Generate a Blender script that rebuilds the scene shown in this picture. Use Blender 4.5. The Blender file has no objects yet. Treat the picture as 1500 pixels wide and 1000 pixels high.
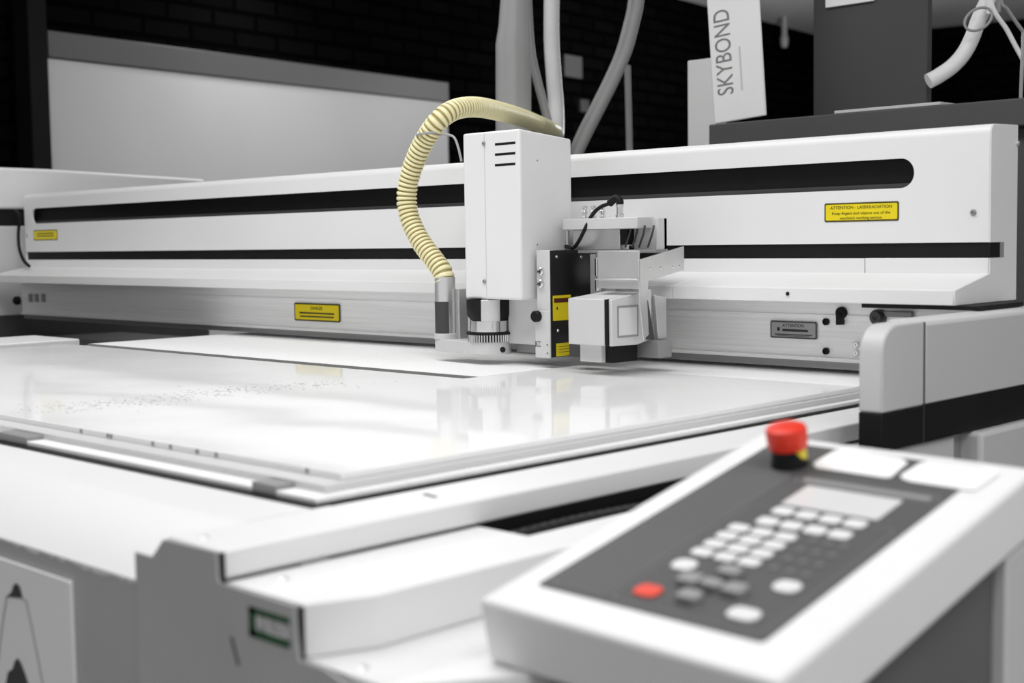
import bpy, bmesh, math, random
from mathutils import Vector, Matrix, Euler

random.seed(7)
scene = bpy.context.scene
COL = scene.collection

# ------------------------------------------------------------------ camera
F_PX = 1998.08
yaw, pit, rol = math.radians(-44.49985), math.radians(4.23812), math.radians(-0.86)
fwd = Vector((math.sin(yaw) * math.cos(pit), math.cos(yaw) * math.cos(pit), -math.sin(pit)))
rt0 = Vector((math.cos(yaw), -math.sin(yaw), 0.0))
up0 = rt0.cross(fwd)
CR = math.cos(rol) * rt0 + math.sin(rol) * up0
CU = -math.sin(rol) * rt0 + math.cos(rol) * up0
CAM = Vector((0.0, 0.0, 1.15))


def ray(x, y):
    return CR * ((x - 750) / F_PX) - CU * ((y - 500) / F_PX) + fwd


def pX(x, y, X):
    d = ray(x, y)
    return CAM + d * ((X - CAM.x) / d.x)


def pY(x, y, Y):
    d = ray(x, y)
    return CAM + d * ((Y - CAM.y) / d.y)


def pZ(x, y, Z):
    d = ray(x, y)
    return CAM + d * ((Z - CAM.z) / d.z)


def pD(x, y, depth):
    return CAM + ray(x, y) * depth


cd = bpy.data.cameras.new('camera')
cam = bpy.data.objects.new('camera', cd)
COL.objects.link(cam)
m = Matrix((CR, CU, -fwd)).transposed().to_4x4()
m.translation = CAM
cam.matrix_world = m
cd.sensor_width = 36.0
cd.lens = F_PX / 1500 * 36.0
cd.clip_start = 0.02
cd.clip_end = 60
cd.dof.use_dof = True
cd.dof.focus_distance = 2.22
cd.dof.aperture_fstop = 5.2
scene.camera = cam

vs = scene.view_settings
vs.view_transform = 'Standard'
vs.look = 'None'
vs.gamma = 1.0
vs.use_curve_mapping = False
vs.exposure = 0.03


# ------------------------------------------------------------------ materials
def mat(name, col, rough=0.5, metal=0.0, var=0.0, vscale=6.0, bump=0.0, bscale=80.0, spec=0.5, rvar=0.0, stretch=None):
    mt = bpy.data.materials.new(name)
    mt.use_nodes = True
    nt = mt.node_tree
    b = nt.nodes['Principled BSDF']
    if isinstance(col, (int, float)):
        col = (col, col, col)
    b.inputs['Base Color'].default_value = (*col, 1)
    b.inputs['Roughness'].default_value = rough
    b.inputs['Metallic'].default_value = metal
    b.inputs['Specular IOR Level'].default_value = spec
    tc = nt.nodes.new('ShaderNodeTexCoord')
    src = tc.outputs['Object']
    if stretch:
        mp = nt.nodes.new('ShaderNodeMapping')
        mp.inputs['Scale'].default_value = stretch
        nt.links.new(src, mp.inputs['Vector'])
        src = mp.outputs['Vector']
    if var > 0 or rvar > 0:
        n = nt.nodes.new('ShaderNodeTexNoise')
        n.inputs['Scale'].default_value = vscale
        n.inputs['Detail'].default_value = 5
        nt.links.new(src, n.inputs['Vector'])
        if var > 0:
            r = nt.nodes.new('ShaderNodeValToRGB')
            r.color_ramp.elements[0].position = 0.3
            r.color_ramp.elements[1].position = 0.7
            r.color_ramp.elements[0].color = (*[c * (1 - var) for c in col], 1)
            r.color_ramp.elements[1].color = (*[min(1, c * (1 + var)) for c in col], 1)
            nt.links.new(n.outputs['Fac'], r.inputs['Fac'])
            nt.links.new(r.outputs['Color'], b.inputs['Base Color'])
        if rvar > 0:
            mr = nt.nodes.new('ShaderNodeMapRange')
            mr.inputs['To Min'].default_value = max(0, rough - rvar)
            mr.inputs['To Max'].default_value = min(1, rough + rvar)
            nt.links.new(n.outputs['Fac'], mr.inputs['Value'])
            nt.links.new(mr.outputs['Result'], b.inputs['Roughness'])
    if bump > 0:
        n2 = nt.nodes.new('ShaderNodeTexNoise')
        n2.inputs['Scale'].default_value = bscale
        n2.inputs['Detail'].default_value = 3
        nt.links.new(src, n2.inputs['Vector'])
        bp = nt.nodes.new('ShaderNodeBump')
        bp.inputs['Strength'].default_value = bump
        bp.inputs['Distance'].default_value = 0.002
        nt.links.new(n2.outputs['Fac'], bp.inputs['Height'])
        nt.links.new(bp.outputs['Normal'], b.inputs['Normal'])
    return mt


M = {}
M['white'] = mat('white_paint', 0.80, 0.42, var=0.02, vscale=3, bump=0.03, bscale=300)
M['housing'] = mat('light_grey_paint', 0.60, 0.45, var=0.02, vscale=4, bump=0.03, bscale=300)
M['grey'] = mat('mid_grey_paint', 0.46, 0.5, var=0.05, vscale=7, bump=0.05, bscale=250)
M['console'] = mat('console_paint', 0.84, 0.5, var=0.02, vscale=5, bump=0.06, bscale=400)
M['pedestal'] = mat('pedestal_grey', 0.115, 0.6, var=0.03)
M['alu'] = mat('brushed_aluminium', 0.96, 0.42, 0.05, var=0.08, vscale=5, stretch=(1, 60, 60))
M['alu_dark'] = mat('shade_strip_and_bolt_grey', 0.30, 0.4, 0.4, var=0.1, vscale=5, stretch=(1, 60, 60))  # darker grey for the painted shade under the rail lip, and for bolts
M['sheetmetal'] = mat('zinc_sheet', 0.70, 0.36, 0.8, var=0.08, vscale=12)
M['chrome'] = mat('polished_steel', 0.75, 0.16, 1.0, var=0.03, vscale=20)
M['black'] = mat('black_rubber', 0.006, 0.55, var=0.2, vscale=20, spec=0.25)
M['blackgloss'] = mat('black_lacquer', 0.008, 0.3, var=0.1, vscale=20)
M['darkgrey'] = mat('dark_grey_plastic', 0.05, 0.5, var=0.1)
M['midgrey'] = mat('grey_plastic', 0.28, 0.45, var=0.05)
M['ltgrey'] = mat('pale_grey_plastic', 0.62, 0.45, var=0.03)
M['yellow'] = mat('yellow_label', (0.82, 0.66, 0.004), 0.35, var=0.03, vscale=30)
M['ink'] = mat('black_print', 0.012, 0.5, var=0.1)
M['ink_brown'] = mat('dark_print', (0.06, 0.045, 0.0), 0.5, var=0.1)
M['ink_red'] = mat('dark_red_print', (0.08, 0.01, 0.002), 0.5, var=0.1)
M['silverlabel'] = mat('silver_label', 0.34, 0.4, 0.3, var=0.04, vscale=30)
M['green'] = mat('green_label', (0.012, 0.075, 0.025), 0.45, var=0.1, vscale=60)
M['greyink'] = mat('grey_print', 0.22, 0.6, var=0.1)
M['whiteink'] = mat('white_print', 0.62, 0.5, var=0.08, vscale=90)
M['red'] = mat('red_plastic', (0.82, 0.035, 0.012), 0.38, var=0.03)
M['redkey'] = mat('red_key', (0.85, 0.07, 0.04), 0.5, var=0.03)
M['key'] = mat('pale_key', 0.78, 0.5, var=0.03)
M['membrane'] = mat('grey_membrane', 0.095, 0.6, var=0.04, vscale=12, spec=0.3)
M['membrane2'] = mat('grey_membrane_field', 0.110, 0.6, var=0.04, vscale=12, spec=0.3)
M['membrane3'] = mat('dark_membrane_print', 0.085, 0.5, var=0.04)
M['dot'] = mat('grey_dome', 0.16, 0.5, var=0.04)
M['ltdust'] = mat('grey_dust', 0.50, 0.9, var=0.1)
M['arrow'] = mat('arrow_key_grey', 0.30, 0.5, var=0.04)
M['arrowdark'] = mat('arrow_key_dark', 0.03, 0.5, var=0.04)
M['lcd'] = mat('display_grey', 0.72, 0.25, var=0.02)
M['paper'] = mat('white_paper', 0.92, 0.8, var=0.01)
M['pvc'] = mat('white_hose', 0.85, 0.45, var=0.04, vscale=15)
M['duct'] = mat('grey_sleeve', 0.34, 0.6, var=0.08, vscale=5)
M['hosegrey'] = mat('grey_hose', 0.36, 0.45, var=0.06, vscale=15)
M['board'] = mat('white_board', 0.90, 0.55, var=0.02)
M['benchgrey'] = mat('dark_bench', 0.075, 0.55, var=0.06, vscale=3)
M['column'] = mat('dark_grey_panel', 0.055, 0.6, var=0.08, vscale=3)
M['ceil'] = mat('ceiling_grey', 0.75, 0.8, var=0.08, vscale=2)
M['floor'] = mat('floor_concrete', 0.20, 0.6, var=0.15, vscale=2)
M['panel'] = mat('screen_grey', 0.38, 0.45, var=0.03, vscale=2)
M['panelhead'] = mat('screen_header', 0.046, 0.5, var=0.05, vscale=2)
M['trim'] = mat('black_trim', 0.006, 0.8, var=0.1, spec=0.1)
M['poster'] = mat('poster_film', 0.92, 0.5, var=0.02)


def brick_mat():
    mt = bpy.data.materials.new('black_painted_brick')
    mt.use_nodes = True
    nt = mt.node_tree
    b = nt.nodes['Principled BSDF']
    b.inputs['Roughness'].default_value = 0.95
    b.inputs['Specular IOR Level'].default_value = 0.0
    tc = nt.nodes.new('ShaderNodeTexCoord')
    br = nt.nodes.new('ShaderNodeTexBrick')
    br.inputs['Color1'].default_value = (0.0022, 0.0022, 0.0022, 1)
    br.inputs['Color2'].default_value = (0.0036, 0.0036, 0.0036, 1)
    br.inputs['Mortar'].default_value = (0.0012, 0.0012, 0.0012, 1)
    br.inputs['Scale'].default_value = 1.0
    br.inputs['Brick Width'].default_value = 0.26
    br.inputs['Row Height'].default_value = 0.082
    br.inputs['Mortar Size'].default_value = 0.012
    mp = nt.nodes.new('ShaderNodeMapping')
    mp.inputs['Rotation'].default_value = (math.radians(90), 0, 0)
    nt.links.new(tc.outputs['Object'], mp.inputs['Vector'])
    nt.links.new(mp.outputs['Vector'], br.inputs['Vector'])
    nt.links.new(br.outputs['Color'], b.inputs['Base Color'])
    bp = nt.nodes.new('ShaderNodeBump')
    bp.inputs['Strength'].default_value = 0.5
    bp.inputs['Distance'].default_value = 0.01
    bp.invert = True
    nt.links.new(br.outputs['Fac'], bp.inputs['Height'])
    nt.links.new(bp.outputs['Normal'], b.inputs['Normal'])
    return mt


M['brick'] = brick_mat()


def hose_mat():
    mt = bpy.data.materials.new('cream_spiral_hose')
    mt.use_nodes = True
    nt = mt.node_tree
    b = nt.nodes['Principled BSDF']
    b.inputs['Roughness'].default_value = 0.42
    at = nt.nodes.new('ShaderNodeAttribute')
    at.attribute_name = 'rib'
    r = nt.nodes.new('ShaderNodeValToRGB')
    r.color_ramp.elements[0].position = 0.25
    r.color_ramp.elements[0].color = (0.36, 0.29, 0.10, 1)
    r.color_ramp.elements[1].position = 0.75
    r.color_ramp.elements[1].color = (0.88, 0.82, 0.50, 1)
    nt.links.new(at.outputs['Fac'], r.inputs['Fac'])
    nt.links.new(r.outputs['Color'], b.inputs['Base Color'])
    return mt


M['hose'] = hose_mat()


def sheet_mat():
    # glossy protective-film acrylic, slightly wavy, scuffed with grey machining dust
    mt = bpy.data.materials.new('white_acrylic')
    mt.use_nodes = True
    nt = mt.node_tree
    b = nt.nodes['Principled BSDF']
    tc = nt.nodes.new('ShaderNodeTexCoord')
    n = nt.nodes.new('ShaderNodeTexNoise')
    n.inputs['Scale'].default_value = 2.2
    n.inputs['Detail'].default_value = 6
    n.inputs['Roughness'].default_value = 0.65
    nt.links.new(tc.outputs['Object'], n.inputs['Vector'])
    r = nt.nodes.new('ShaderNodeValToRGB')
    r.color_ramp.elements[0].position = 0.30
    r.color_ramp.elements[0].color = (0.84, 0.84, 0.84, 1)
    r.color_ramp.elements[1].position = 0.50
    r.color_ramp.elements[1].color = (0.93, 0.93, 0.93, 1)
    nt.links.new(n.outputs['Fac'], r.inputs['Fac'])
    nt.links.new(r.outputs['Color'], b.inputs['Base Color'])
    b.inputs['Roughness'].default_value = 0.06
    b.inputs['IOR'].default_value = 1.45
    b.inputs['Specular IOR Level'].default_value = 0.06
    n2 = nt.nodes.new('ShaderNodeTexNoise')
    n2.inputs['Scale'].default_value = 3.0
    n2.inputs['Detail'].default_value = 1
    nt.links.new(tc.outputs['Object'], n2.inputs['Vector'])
    bp = nt.nodes.new('ShaderNodeBump')
    bp.inputs['Strength'].default_value = 0.10
    bp.inputs['Distance'].default_value = 0.02
    nt.links.new(n2.outputs['Fac'], bp.inputs['Height'])
    nt.links.new(bp.outputs['Normal'], b.inputs['Normal'])
    return mt


M['sheet'] = sheet_mat()


def bed_mat():
    # white cutting bed pierced by a fine honeycomb of vacuum holes
    mt = bpy.data.materials.new('pierced_bed')
    mt.use_nodes = True
    nt = mt.node_tree
    b = nt.nodes['Principled BSDF']
    b.inputs['Roughness'].default_value = 0.5
    tc = nt.nodes.new('ShaderNodeTexCoord')
    v = nt.nodes.new('ShaderNodeTexVoronoi')
    v.inputs['Scale'].default_value = 85
    v.inputs['Randomness'].default_value = 0.15
    nt.links.new(tc.outputs['Object'], v.inputs['Vector'])
    r = nt.nodes.new('ShaderNodeValToRGB')
    r.color_ramp.elements[0].position = 0.22
    r.color_ramp.elements[0].color = (0.42, 0.42, 0.42, 1)
    r.color_ramp.elements[1].position = 0.32
    r.color_ramp.elements[1].color = (0.93, 0.93, 0.93, 1)
    nt.links.new(v.outputs['Distance'], r.inputs['Fac'])
    nt.links.new(r.outputs['Color'], b.inputs['Base Color'])
    return mt


M['bed'] = bed_mat()


# ------------------------------------------------------------------ mesh helpers
class MB:
    def __init__(self):
        self.bm = bmesh.new()

    def box(self, x0, x1, y0, y1, z0, z1):
        x0, x1 = min(x0, x1), max(x0, x1)
        y0, y1 = min(y0, y1), max(y0, y1)
        z0, z1 = min(z0, z1), max(z0, z1)
        vs_ = [self.bm.verts.new(p) for p in ((x0, y0, z0), (x1, y0, z0), (x1, y1, z0), (x0, y1, z0),
                                              (x0, y0, z1), (x1, y0, z1), (x1, y1, z1), (x0, y1, z1))]
        for f in ((0, 3, 2, 1), (4, 5, 6, 7), (0, 1, 5, 4), (1, 2, 6, 5), (2, 3, 7, 6), (3, 0, 4, 7)):
            self.bm.faces.new([vs_[i] for i in f])
        return self

    def prism(self, pts, vec):
        """polygon (list of 3-D points, any planar shape) swept along vec"""
        vec = Vector(vec)
        a = [self.bm.verts.new(p) for p in pts]
        b = [self.bm.verts.new(Vector(p) + vec) for p in pts]
        n = len(pts)
        fs = [self.bm.faces.new(a), self.bm.faces.new(list(reversed(b)))]
        for i in range(n):
            fs.append(self.bm.faces.new((a[i], b[i], b[(i + 1) % n], a[(i + 1) % n])))
        bmesh.ops.recalc_face_normals(self.bm, faces=fs)
        return self

    def profX(self, prof, x0, x1):
        return self.prism([(x0, y, z) for y, z in prof], (x1 - x0, 0, 0))

    def profY(self, prof, y0, y1):
        return self.prism([(x, y0, z) for x, z in prof], (0, y1 - y0, 0))

    def profZ(self, prof, z0, z1):
        return self.prism([(x, y, z0) for x, y in prof], (0, 0, z1 - z0))

    def plate_hole(self, outer, hole, vec):
        """flat plate with one hole, swept along vec"""
        vec = Vector(vec)
        bm = self.bm
        lo = [bm.verts.new(p) for p in outer]
        lh = [bm.verts.new(p) for p in hole]
        ed = [bm.edges.new((lo[i], lo[(i + 1) % len(lo)])) for i in range(len(lo))]
        ed += [bm.edges.new((lh[i], lh[(i + 1) % len(lh)])) for i in range(len(lh))]
        g = bmesh.ops.triangle_fill(bm, use_beauty=True, edges=ed)
        fs = [f for f in g['geom'] if isinstance(f, bmesh.types.BMFace)]
        e = bmesh.ops.extrude_face_region(bm, geom=fs)
        nv = [v for v in e['geom'] if isinstance(v, bmesh.types.BMVert)]
        bmesh.ops.translate(bm, verts=nv, vec=vec)
        bmesh.ops.recalc_face_normals(bm, faces=bm.faces)
        return self

    def tube(self, pts, rad, seg=16, cap=True, attr=None):
        """round tube along points; rad number or list"""
        pts = [Vector(p) for p in pts]
        n = len(pts)
        if not isinstance(rad, (list, tuple)):
            rad = [rad] * n
        rings = []
        lay = None
        if attr is not None:
            lay = self.bm.verts.layers.float.get('rib') or self.bm.verts.layers.float.new('rib')
        t_prev = None
        nrm = None
        for i, p in enumerate(pts):
            t = (pts[min(i + 1, n - 1)] - pts[max(i - 1, 0)]).normalized()
            if nrm is None:
                nrm = t.orthogonal().normalized()
            else:
                nrm = (nrm - t * nrm.dot(t)).normalized()
            bn = t.cross(nrm)
            ring = []
            for k in range(seg):
                a = 2 * math.pi * k / seg
                v = self.bm.verts.new(p + (nrm * math.cos(a) + bn * math.sin(a)) * rad[i])
                if lay:
                    v[lay] = attr[i]
                ring.append(v)
            rings.append(ring)
        fs = []
        for i in range(n - 1):
            for k in range(seg):
                fs.append(self.bm.faces.new((rings[i][k], rings[i][(k + 1) % seg], rings[i + 1][(k + 1) % seg], rings[i + 1][k])))
        if cap:
            fs.append(self.bm.faces.new(list(reversed(rings[0]))))
            fs.append(self.bm.faces.new(rings[-1]))
        bmesh.ops.recalc_face_normals(self.bm, faces=fs)
        return self

    def lathe(self, prof, centre, axis=(0, 0, 1), seg=40):
        """prof: list of (radius, height); spun round an axis through centre"""
        centre = Vector(centre)
        ax = Vector(axis).normalized()
        u = ax.orthogonal().normalized()
        v = ax.cross(u)
        rings = []
        for r, h in prof:
            if r < 1e-6:
                rings.append([self.bm.verts.new(centre + ax * h)])
            else:
                rings.append([self.bm.verts.new(centre + ax * h + (u * math.cos(2 * math.pi * k / seg) + v * math.sin(2 * math.pi * k / seg)) * r) for k in range(seg)])
        fs = []
        for a, b in zip(rings[:-1], rings[1:]):
            for k in range(seg):
                k2 = (k + 1) % seg
                if len(a) == 1 and len(b) == 1:
                    continue
                if len(a) == 1:
                    fs.append(self.bm.faces.new((a[0], b[k2], b[k])))
                elif len(b) == 1:
                    fs.append(self.bm.faces.new((a[k], a[k2], b[0])))
                else:
                    fs.append(self.bm.faces.new((a[k], a[k2], b[k2], b[k])))
        if len(rings[0]) > 1:
            fs.append(self.bm.faces.new(list(reversed(rings[0]))))
        if len(rings[-1]) > 1:
            fs.append(self.bm.faces.new(rings[-1]))
        bmesh.ops.recalc_face_normals(self.bm, faces=fs)
        return self

    def build(self, name, material, parent=None, bevel=0.0, seg=2, smooth=True, loc=None):
        me = bpy.data.meshes.new(name)
        self.bm.to_mesh(me)
        self.bm.free()
        me.materials.append(M[material] if isinstance(material, str) else material)
        o = bpy.data.objects.new(name, me)
        COL.objects.link(o)
        if smooth:
            for p in me.polygons:
                p.use_smooth = True
            me.set_sharp_from_angle(angle=math.radians(35))
        if bevel > 0:
            b = o.modifiers.new('bevel', 'BEVEL')
            b.width = bevel
            b.segments = seg
            b.limit_method = 'ANGLE'
            b.angle_limit = math.radians(30)
            b.harden_normals = False
        if parent is not None:
            o.parent = parent
            # parents are either placed empties or parts already lying in world space
            o.matrix_parent_inverse = parent.matrix_basis.inverted() if parent.parent is None else Matrix.Identity(4)
        return o


def local(o):
    """geometry given in the parent's own frame"""
    o.matrix_parent_inverse = Matrix.Identity(4)
    return o


def thing(name, label, cat, loc=(0, 0, 0), rot=(0, 0, 0), group=None):
    o = bpy.data.objects.new(name, None)
    o.empty_display_size = 0.05
    COL.objects.link(o)
    o.location = loc
    o.rotation_euler = rot
    o['label'] = label
    o['category'] = cat
    if group:
        o['group'] = group
    return o


def tag(o, label, cat, group=None):
    o['label'] = label
    o['category'] = cat
    if group:
        o['group'] = group
    return o


def struct(o):
    o['kind'] = 'structure'
    return o


def rrect(w, h, r, n=5):
    pts = []
    for cx, cy, a0 in ((w / 2 - r, h / 2 - r, 0), (-w / 2 + r, h / 2 - r, 90), (-w / 2 + r, -h / 2 + r, 180), (w / 2 - r, -h / 2 + r, 270)):
        for k in range(n + 1):
            a = math.radians(a0 + 90 * k / n)
            pts.append((cx + r * math.cos(a), cy + r * math.sin(a)))
    return pts


def stadium(x0, x1, z0, z1, n=14):
    r = (z1 - z0) / 2
    zc = (z0 + z1) / 2
    pts = []
    for k in range(n + 1):
        a = math.radians(-90 + 180 * k / n)
        pts.append((x1 - r + r * math.cos(a), zc + r * math.sin(a)))
    for k in range(n + 1):
        a = math.radians(90 + 180 * k / n)
        pts.append((x0 + r + r * math.cos(a), zc + r * math.sin(a)))
    return pts


def spline(pts, n=12):
    pts = [Vector(p) for p in pts]
    P = [pts[0] * 2 - pts[1]] + pts + [pts[-1] * 2 - pts[-2]]
    out = []
    for i in range(1, len(P) - 2):
        for k in range(n):
            t = k / n
            a, b, c, d = P[i - 1], P[i], P[i + 1], P[i + 2]
            out.append(0.5 * ((2 * b) + (-a + c) * t + (2 * a - 5 * b + 4 * c - d) * t * t + (-a + 3 * b - 3 * c + d) * t ** 3))
    out.append(pts[-1])
    return out


def resample(pts, step):
    out = [pts[0]]
    acc = 0.0
    for a, b in zip(pts[:-1], pts[1:]):
        L = (b - a).length
        while acc + L >= step:
            f = (step - acc) / L
            a = a + (b - a) * f
            L = (b - a).length
            out.append(a.copy())
            acc = 0.0
        acc += L
    return out


def lettering(body, size, mw, material, parent, width=None, depth=0.0002, name='lettering', align='CENTER', bold=0.0):
    """text as a mesh; mw = 4x4 placing its plane (x right, y up) in the world or parent's frame"""
    cu = bpy.data.curves.new(name, 'FONT')
    cu.body = body
    cu.size = size
    cu.align_x = align
    cu.align_y = 'CENTER'
    cu.extrude = depth
    cu.offset = bold
    cu.resolution_u = 4
    tmp = bpy.data.objects.new('tmp', cu)
    me = bpy.data.meshes.new_from_object(tmp)
    bpy.data.objects.remove(tmp)
    bpy.data.curves.remove(cu)
    if width:
        xs = [v.co.x for v in me.vertices]
        s = width / (max(xs) - min(xs))
        for v in me.vertices:
            v.co.x *= s
    me.transform(mw)
    me.materials.clear()
    me.materials.append(M[material])
    me.name = name
    o = bpy.data.objects.new(name, me)
    COL.objects.link(o)
    o.parent = parent
    return o


def wparent(o, parent):
    o.parent = parent
    return o


def face_mY(x, y, z):
    """frame of a plane facing -Y: x to the right, y upward"""
    return Matrix(((1, 0, 0, x), (0, 0, -1, y), (0, 1, 0, z), (0, 0, 0, 1)))


def face_pX(x, y, z):
    """frame of a plane facing +X"""
    return Matrix(((0, 0, 1, x), (1, 0, 0, y), (0, 1, 0, z), (0, 0, 0, 1)))


def prism_m(pts2, mw, d):
    """2-D outline placed by frame mw and raised by d along its normal"""
    b = MB()
    w = [mw @ Vector((x, y, 0)) for x, y in pts2]
    n = (mw.to_3x3() @ Vector((0, 0, 1))).normalized()
    b.prism(w, n * d)
    return b


def screw(x, y, z, axis, r, parent, material='chrome', h=0.003):
    b = MB()
    b.lathe([(r, 0), (r, h * 0.6), (r * 0.75, h), (r * 0.35, h), (r * 0.3, h * 0.4), (0, h * 0.4)], (x, y, z), axis, 16)
    return b.build('screw', material, parent)


T = 0.95           # table plane

# ================================================================== ROOM
struct(MB().box(-7.5, 3.5, -3.5, 15, -0.05, 0).build('floor', 'floor'))
struct(MB().box(-7.5, 3.5, -3.5, 15, 2.8, 2.86).build('ceiling', 'ceil'))
K = pD(1218, 58, 11.5)
az = math.radians(-44.5 + 36.9)
wd = Vector((math.sin(az), math.cos(az), 0))       # left wall runs this way, away from the camera
wn = Vector((wd.y, -wd.x, 0))                      # its normal, into the room
wall_rot = math.atan2(wd.y, wd.x)


def wall_box(name, material, s0, s1, d0, d1, z0, z1, parent=None, bevel=0.0):
    """box on the left wall: s = distance back from the corner, d = out into the room"""
    b = MB()
    b.box(s0, s1, -d1, -d0, z0, z1)
    o = b.build(name, material, None, bevel)
    o.location = (K.x, K.y, 0)
    o.rotation_euler = (0, 0, wall_rot)
    if parent:
        o.parent = parent
    return o


struct(wall_box('wall_left', 'brick', -13, 0.05, -0.12, 0, 0, 2.8))
bb = MB()
bb.box(0, 7, 0, 0.12, 0, 2.8)
o = bb.build('wall_back', 'brick')
o.location = (K.x, K.y, 0)
o.rotation_euler = (0, 0, math.atan2(wn.y, wn.x))
struct(o)


def on_wall(x, y, d=0.0):
    """pixel ray onto the left wall -> (s, z)"""
    r = ray(x, y)
    q = Vector((K.x, K.y, 0)) + wn * d
    k = (q - CAM).dot(wn) / r.dot(wn)
    p = CAM + r * k
    return (p - q).dot(wd), p.z


s0, z0 = on_wall(56, 42)
s1, z1 = on_wall(645, 125)
zt = (z0 + z1) / 2
sh0, zh0 = on_wall(60, 84)
sh1, zh1 = on_wall(630, 151)
zh = (zh0 + zh1) / 2
pt = thing('projection_screen', 'large pale grey projection screen with a darker top band on the black brick wall', 'screen',
           (K.x + wd.x * s0, K.y + wd.y * s0, 0.4))
for nm, mt_, a, c, d1 in (('screen_surface', 'panel', 0.45, zh, 0.05), ('header_band', 'panelhead', zh, zt, 0.06)):
    o = wall_box(nm, mt_, s0, s1, 0.0, d1, a, c, None, 0.004)
    mwk = o.matrix_basis.copy()
    o.parent = pt
    o.matrix_parent_inverse = pt.matrix_basis.inverted()
t0, _ = on_wall(22, 120)
t1, _ = on_wall(50, 120)
struct(wall_box('trim_1', 'trim', t0, t1, 0, 0.10, 0, 2.8, None, 0.004))
a0, b0 = on_wall(824, 112)
a1, b1 = on_wall(849, 84)
sg = tag(wall_box('wall_notice', 'benchgrey', a0, a1, 0, 0.02, b0, b1, None, 0.003), 'small dim grey notice fixed to the black brick wall', 'sign')
a0, b0 = on_wall(851, 158)
sk = tag(wall_box('wall_socket', 'darkgrey', a0 - 0.04, a0 + 0.05, 0, 0.03, b0 - 0.03, b0 + 0.05, None, 0.004), 'tiny dark grey socket low on the black brick wall', 'socket')

# ================================================================== MACHINE FRAME
fr = thing('cutting_machine', 'white flatbed cutting machine body with grey end plates and a green badge', 'machine', (-1.4, 1.0, 0))
YF = 0.539
ZB = 0.93
# rolled white front cover
prof = [(0.70, 0.887), (0.70, ZB), (0.618, ZB), (0.610, 0.9285), (0.546, 0.8885), (0.5445, 0.887)]
MB().profX(prof, -3.4, -0.905).build('front_cover', 'white', fr)
MB().profX([(0.544, 0.0), (0.544, 0.887), (0.70, 0.887), (0.70, 0.0)], -3.4, -0.946).build('front_panel', 'grey', fr, 0.001)
# worn lower lip of the cover
lip = []
x = -1.9
while x < -0.947:
    lip.append((x, 0.5436, 0.8868 - random.choice((0.0, 0.0006, 0.0012, 0.0022, 0.003))))
    x += random.uniform(0.002, 0.009)
MB().prism([(-1.9, 0.5436, 0.8885)] + lip + [(-0.947, 0.5436, 0.8868), (-0.947, 0.5436, 0.8885)], (0, 0.0004, 0)).build('worn_lip', 'white', fr, smooth=False)
# grey end plate with its stepped outline
plate = [(-0.942, 0.0), (-0.941, 0.9135), (-0.916, 0.9135), (-0.899, 0.9295), (-0.829, 0.9305), (-0.827, 0.9085), (-0.737, 0.9075), (-0.733, 0.871), (-0.705, 0.871), (-0.64, 0.855), (-0.64, 0.0)]
MB().profY(plate, 0.537, YF).build('end_plate', 'grey', fr)
# dark seals between plate and covers
MB().box(-0.8279, -0.8268, 0.5392, 0.5435, 0.910, 0.9295).build('seal', 'black', fr)
MB().box(-0.7349, -0.7338, 0.5392, 0.5435, 0.872, 0.9065).build('seal', 'black', fr)
MB().box(-0.946, -0.9425, 0.540, 0.56, 0.0, 0.888).build('seal', 'black', fr)
# side bar, corner cover, ledge
MB().box(-0.905, -0.828, 0.5435, 1.70, 0.909, ZB).build('side_bar', 'white', fr, 0.002)
cc = [(-0.8265, 0.5435), (-0.7345, 0.5435), (-0.7155, 0.592), (-0.7155, 1.34), (-0.768, 1.34), (-0.768, 0.797), (-0.8265, 0.797)]
MB().profZ(cc, 0.871, 0.9078).build('corner_cover', 'white', fr, 0.0012, smooth=False)
led = [(-0.83, 0.5435), (-0.648, 0.5435), (-0.60, 0.62), (-0.60, 1.3), (-0.83, 1.3)]
MB().profZ(led, 0.80, 0.8705).build('side_ledge', 'white', fr, 0.0015)
# black trunking under the bar
MB().box(-0.832, -0.829, 0.80, 1.36, 0.86, 0.909).build('cavity_lining', 'black', fr)
pts = [Vector((-0.802 + 0.004 * math.sin(t * 5), 0.80 + 0.54 * t, 0.889 + 0.002 * math.sin(t * 9))) for t in [i / 90 for i in range(91)]]
MB().tube(pts, [0.0135 + 0.0016 * (i % 2) for i in range(91)], 14).build('cable_conduit', 'blackgloss', fr)
# screws and marks on the frame
for (x, y, zz) in ((299, 787, ZB), (415, 848, 0.9078), (531, 978, 0.8705)):
    p = pZ(x, y, zz)
    screw(p.x, p.y, p.z - 0.0006, (0, 0, 1), 0.0042, fr, 'sheetmetal', 0.0018)
p = pZ(630, 726, ZB)
b = MB()
b.box(-0.0018, 0.0018, -0.009, 0.009, 0, 0.0006)
o = b.build('scale_mark', 'ink', fr)
o.matrix_parent_inverse = fr.matrix_basis.inverted()
o.location = p
o.rotation_euler = (0, 0, math.radians(80))
p0, p1 = pY(338, 932, 0.537), pY(350, 974, 0.537)
MB().prism([(p0.x, 0.537, p0.z), (p0.x + 0.0022, 0.537, p0.z), (p1.x + 0.0012, 0.537, p1.z), (p1.x - 0.001, 0.537, p1.z)], (0, -0.0006, 0)).build('slit', 'ink', fr)
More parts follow.
